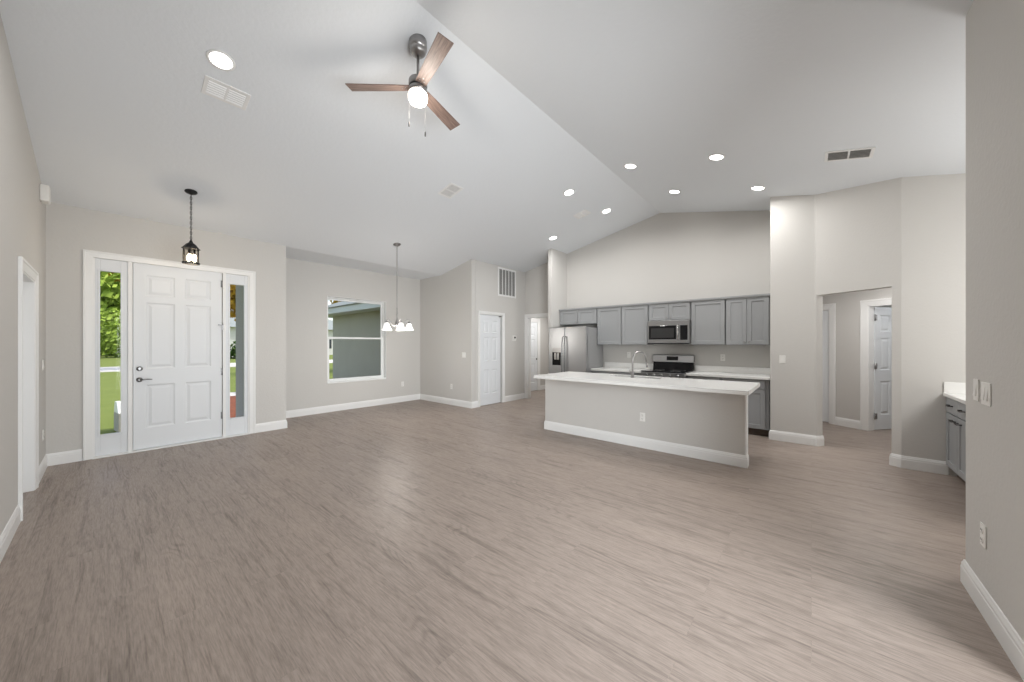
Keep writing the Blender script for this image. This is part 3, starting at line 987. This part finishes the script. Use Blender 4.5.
vent(5.59, 3.14, .13, .11, R(90), 'tiny white ceiling vent between two recessed lights near the kitchen', 1)
vent(5.045, -.295, .19, .125, R(90), 'ceiling vent with dark louvers on the right slope above the angled wall', -1)

# ceiling fan
FX, FY = 1.672, 2.46
fan = empty('ceiling_fan', (FX, FY, zc(FY)), 0, 'nickel ceiling fan with three wooden blades and a lit globe', 'ceiling fan')
MB().lathe([(.072, .03), (.074, -.03), (.072, -.052), (.066, -.056), (.064, -.062), (.064, -.08), (.052, -.096), (.03, -.108), (.014, -.114)], n=28).build('canopy', 'nickel', fan)
MB().tube([(0, 0, -.10), (0, 0, -.315)], .0115, 12).build('downrod', 'nickel', fan)
MB().lathe([(.014, -.30), (.03, -.305), (.07, -.312), (.075, -.325), (.075, -.36), (.070, -.366)], n=28).build('motor_housing', 'nickel', fan)
MB().lathe([(.071, -.364), (.071, -.382)], n=28).build('band', 'black', fan)
MB().lathe([(.070, -.380), (.073, -.386), (.073, -.412), (.066, -.418)], n=28).build('light_kit', 'nickel', fan)
MB().lathe([(.062, -.414), (.074, -.424), (.079, -.445), (.077, -.474), (.066, -.495), (.04, -.506), (.01, -.509)], n=28).build('globe', 'globe', fan)
for a in (131.5, 255, 18):
    r = Matrix.Rotation(R(a), 4, 'Z') @ Matrix.Rotation(R(-13), 4, 'X')
    mb = MB()
    outl = [(.06, -.045), (.20, -.052), (.555, -.063), (.575, -.045), (.575, .045), (.555, .063), (.20, .052), (.06, .045)]
    outl = [(.055, -.042), (.20, -.05), (.566, -.060), (.571, .058), (.20, .05), (.055, .042)]
    mb.prism(outl, -.004, .004)
    bl = mb.build('blade', 'blade', fan, .0015)
    bl.matrix_local = Matrix.Translation((0, 0, -.375)) @ r
    MB().lathe([(.006, -.004), (.006, -.007)], (.10, .018, 0), 8).lathe([(.006, -.004), (.006, -.007)], (.10, -.018, 0), 8).lathe([(.006, -.004), (.006, -.007)], (.13, 0, 0), 8).build('screws', 'nickel', bl)
for px, py, ln in ((-.052, .05, .29), (.035, -.05, .37)):
    pc = MB().tube([(px, py, -.41), (px, py, -.41 - ln + .04)], .0009, 6).build('pull_chain', 'nickel', fan)
    MB().lathe([(.002, -.41 - ln + .045), (.005, -.41 - ln + .035), (.005, -.41 - ln + .005), (.002, -.41 - ln)], (px, py, 0), 10).build('fob', 'bronze', pc)
lamp('fan_lamp', 'POINT', (FX, FY, zc(FY) - .60), P_FAN, (1, .93, .84), shadow_soft_size=.08)

def chain(mb, x, y, z0, z1, lk=.034, r=.0028, w=.009):
    n = max(1, int(round((z0 - z1) / (lk * .78))))
    st = (z0 - z1) / n
    for i in range(n):
        zc_ = z0 - (i + .5) * st
        pts = []
        for k_ in range(11):
            t = 2 * PI * k_ / 10
            u, v = w * math.sin(t), lk * .5 * math.cos(t)
            pts.append((x + (u if i % 2 else 0), y + (0 if i % 2 else u), zc_ + v))
        mb.tube(pts, r, 6)
    return mb
# lantern pendant
PX, PY = .655, 5.626
zp = zc(PY)
pd = empty('pendant_lantern', (PX, PY, zp), 0, 'black lantern pendant with clear glass hanging before the front door', 'pendant light')
o = MB().lathe([(.058, .004), (.058, -.008), (.042, -.02), (.018, -.028), (.008, -.04)], n=28).build('canopy', 'blackmetal', pd)
o.rotation_euler = (-math.atan(SL), 0, 0)
chain(MB(), 0, 0, -.035, -.60, .038, .0036, .008).build('chain', 'blackmetal', pd)
b0 = 2.345 - zp
mb = MB().lathe([(.006, b0 + .29), (.014, b0 + .27), (.02, b0 + .255), (.045, b0 + .235), (.074, b0 + .195), (.086, b0 + .185), (.086, b0 + .178), (.07, b0 + .176)], n=8, smooth=False)
mb.build('roof', 'blackmetal', pd)
mb = MB().lathe([(.078, b0), (.082, b0 + .006), (.082, b0 + .016), (.074, b0 + .018), (.070, b0 + .008), (.070, b0)], n=24, caps=False)
for i in range(6):
    a = 2 * PI * i / 6 + .3
    mb.tube([(.074 * math.cos(a), .074 * math.sin(a), b0 + .01), (.074 * math.cos(a), .074 * math.sin(a), b0 + .18)], .0045, 6)
mb.build('cage', 'blackmetal', pd)
MB().lathe([(.067, b0 + .012), (.067, b0 + .178)], n=24, caps=False).build('glass', 'seedglass', pd)
for i in range(3):
    a = 2 * PI * i / 3
    cx, cy = .03 * math.cos(a), .03 * math.sin(a)
    q = MB().lathe([(.008, b0 + .12), (.016, b0 + .105), (.021, b0 + .075), (.017, b0 + .045), (.006, b0 + .03)], (cx, cy, 0), 12).build('bulb', 'bulb', pd)
    MB().lathe([(.011, b0 + .18), (.011, b0 + .118)], (cx, cy, 0), 10).build('socket', 'blackmetal', q)
lamp('pendant_lamp', 'POINT', (PX, PY, 2.30), P_PEND, (1, .85, .66), shadow_soft_size=.05)

# chandelier
CX, CY = 3.427, 5.696
zch = zc(CY)
ch = empty('chandelier', (CX, CY, zch), 0, 'nickel chandelier with white bell shades hanging in front of the dining window', 'chandelier')
o = MB().lathe([(.065, .004), (.065, -.01), (.045, -.024), (.012, -.032), (.008, -.045)], n=28).build('canopy', 'nickel', ch)
o.rotation_euler = (-math.atan(SL), 0, 0)
zb = 1.63 - zch
chain(MB(), 0, 0, -.04, zb + .40, .042, .0032, .010).build('chain', 'nickel', ch)
MB().lathe([(.005, zb + .42), (.014, zb + .40), (.012, zb + .36), (.018, zb + .30), (.011, zb + .24), (.022, zb + .17), (.036, zb + .13), (.03, zb + .09), (.014, zb + .07), (.02, zb + .05), (.008, zb + .02)], n=20).build('column', 'nickel', ch)
for i in range(5):
    a = 2 * PI * i / 5 - R(31)
    c_, s_ = math.cos(a), math.sin(a)
    pts = [(.02, .12), (.06, .085), (.105, .10), (.145, .165), (.18, .205), (.205, .195), (.212, .15)]
    ar = MB().tube([(r * c_, r * s_, zb + z) for r, z in pts], .0065, 8).build('arm', 'nickel', ch)
    ct = (.212 * c_, .212 * s_, 0)
    MB().lathe([(.012, zb + .165), (.024, zb + .15), (.026, zb + .128), (.018, zb + .124)], ct, 16).build('socket_cup', 'nickel', ar)
    MB().lathe([(.028, zb + .132), (.04, zb + .118), (.05, zb + .08), (.068, zb + .035), (.086, zb + .008), (.083, zb + .006), (.064, zb + .033), (.046, zb + .08), (.036, zb + .114), (.024, zb + .128)], ct, 24, caps=False).build('shade', 'shade', ar)
lamp('chandelier_lamp', 'POINT', (CX, CY, 1.57), P_CHAND, (1, .96, .9), shadow_soft_size=.22)

# ------------------------------------------------------------------ outside: porch, lawn, road, wing of the house, neighbours
GZ = -.16
def ground(name, m, x0, x1, y0, y1, z, label=None, cat=None, kind='structure'):
    o = MB().box(x0, x1, y0, y1, z - .05, z).build(name, m)
    return tag(o, label, cat, kind=kind)
ground('lawn', 'grass', -60, 70, 6.7, 140, GZ)
ground('porch_floor', 'concrete', -.9, 1.47, 6.76, 8.1, -.03)
ground('road', 'concrete', -60, 70, 29.5, 35.5, GZ + .02)
ground('path', 'concrete', .9, 5.0, 12.7, 13.9, GZ + .02)
ground('patio', 'concrete', -4, 3.1, -6, -.82, -.06)
o = MB().box(1.5, 4.2, 8.3, 12.7, GZ - .03, GZ + .045).build('mulch_bed', 'mulch')
tag(o, 'red mulch bed outside the right sidelight', 'mulch bed', kind='stuff')
MB().box(1.472, 1.808, YD + .16, YA + .2, -.16, 3.0).build('wall_porch', 'greystucco')['kind'] = 'structure'
hw = empty('house_wing', (5.05, 10, GZ), 0, 'grey green stucco wing of the house seen through the dining window', 'building')
MB().box(0, 6, -2.38, 2.45, -.1, 2.52).build('stucco_wall', 'stucco', hw)
mb = MB()
mb.box(-.55, 6.4, -2.4, 3.0, 2.50, 2.53)
mb.build('soffit', 'fascia', hw)
MB().box(-.575, -.55, -2.4, 3.02, 2.48, 2.68).box(-.575, 6.4, 3.0, 3.025, 2.48, 2.68).build('fascia', 'fascia', hw)
mb = MB()
mb.poly([(-.62, -2.4, 2.67), (-.62, 3.07, 2.67), (2.9, .2, 4.1), (2.9, -2.4, 4.1)])
mb.poly([(-.62, 3.07, 2.67), (6.4, 3.07, 2.67), (6.4, .2, 4.1), (2.9, .2, 4.1)])
mb.poly([(-.62, -2.4, 2.65), (6.4, -2.4, 2.65), (6.4, 3.07, 2.65), (-.62, 3.07, 2.65)])
mb.poly([(2.9, -2.4, 4.1), (2.9, .2, 4.1), (6.4, .2, 4.1), (6.4, -2.4, 4.1)])
mb.build('roof', 'shingle', hw)
nh = empty('neighbour_house', (16, 52, GZ), 0, 'white house across the street', 'building')
MB().box(-9, 9, 0, 8, 0, 3.6).build('wall', 'whitewall', nh)
mb = MB()
mb.loft([[(-9.6, -.6, 3.55), (9.6, -.6, 3.55), (9.6, 8.6, 3.55), (-9.6, 8.6, 3.55)], [(-5, 4, 5.6), (5, 4, 5.6), (5, 4.2, 5.6), (-5, 4.2, 5.6)]])
mb.build('roof', 'shingle', nh)
for x in (-6, -1.5, 3.5):
    MB().box(x, x + 1.4, -.04, .02, .9, 2.2).build('window', 'winglass', nh)
bx = empty('utility_box', (.27, 9.35, GZ), R(8), 'white topped grey box standing on the lawn outside the left sidelight', 'utility box')
MB().box(-.17, .17, -.17, .17, 0, .33).build('body', 'greystucco', bx, .01)
mb = MB()
mb.loft([[(-.17, -.17, .33), (.17, -.17, .33), (.17, .17, .33), (-.17, .17, .33)], [(-.16, .02, .52), (.16, .02, .52), (.16, .17, .52), (-.16, .17, .52)]])
mb.build('lid', 'vinyl', bx, .01)

def tree(name, x, y, h, rad, m, label, cat, n=2600, leaf_s=.34, trunk=True, zlo=.35):
    t = empty(name, (x, y, GZ), 0, label, cat)
    rnd = random.Random(int(x * 13 + y * 7))
    if trunk:
        MB().tube([(0, 0, 0), (.1, 0, h * .25), (-.05, .1, h * .55), (0, 0, h * .8)], [h * .03, h * .024, h * .016, h * .006], 8).build('trunk', 'trunk', t)
    mb = MB()
    blobs = [(rnd.uniform(-.55, .55) * rad, rnd.uniform(-.55, .55) * rad, h * rnd.uniform(zlo + .1, .85), rad * rnd.uniform(.4, .62)) for _ in range(14)]
    for _ in range(n):
        bx_, by_, bz_, br = rnd.choice(blobs)
        v = Vector((rnd.gauss(0, 1), rnd.gauss(0, 1), rnd.gauss(0, .85))).normalized() * br * rnd.uniform(.75, 1.05)
        p = Vector((bx_, by_, max(bz_ + v.z, h * zlo * .4))) + Vector((v.x, v.y, 0))
        q = Vector((rnd.gauss(0, 1), rnd.gauss(0, 1), rnd.gauss(.4, 1))).normalized()
        u = q.orthogonal().normalized()
        w = q.cross(u)
        s = leaf_s * rnd.uniform(.6, 1.2)
        mb.poly([p - u * s, p + w * s * .5, p + u * s, p - w * s * .5])
    mb.build('crown', m, t)
    return t
tree('leafy_tree', -.5, 74, 11.6, 7, 'leaf', 'bright green leafy tree across the street, seen through the left sidelight', 'tree', 7000, .7, True, .12)
tree('leafy_tree', -1, 112, 30, 12, 'leafyellow', 'tall autumn coloured tree far beyond the left sidelight', 'tree', 5000, 1.0)
tree('leafy_tree', 5.2, 30.5, 7.2, 2.2, 'leafyellow', 'yellow leaved tree seen through the right sidelight', 'tree', 2600, .26, True, .5)
tree('leafy_tree', 10.2, 20, 7.6, 2.6, 'leafyellow', 'olive leaved tree just above the wing roof outside the window', 'tree', 2400, .24)
tree('round_shrub', 1.6, 60, 5.2, 2.4, 'leaf', 'light green shrub on the far lawn, seen through the left sidelight', 'shrub', 2600, .3, False, .05)
tree('round_shrub', -3.0, 60, 3.2, 2.0, 'leafdark', 'dark round shrub below the street trees', 'shrub', 1600, .25, False, .05)
tree('round_shrub', 9.4, 46, 1.9, 1.3, 'leafdark', 'dark shrub in front of the white house', 'shrub', 1200, .2, False, .05)
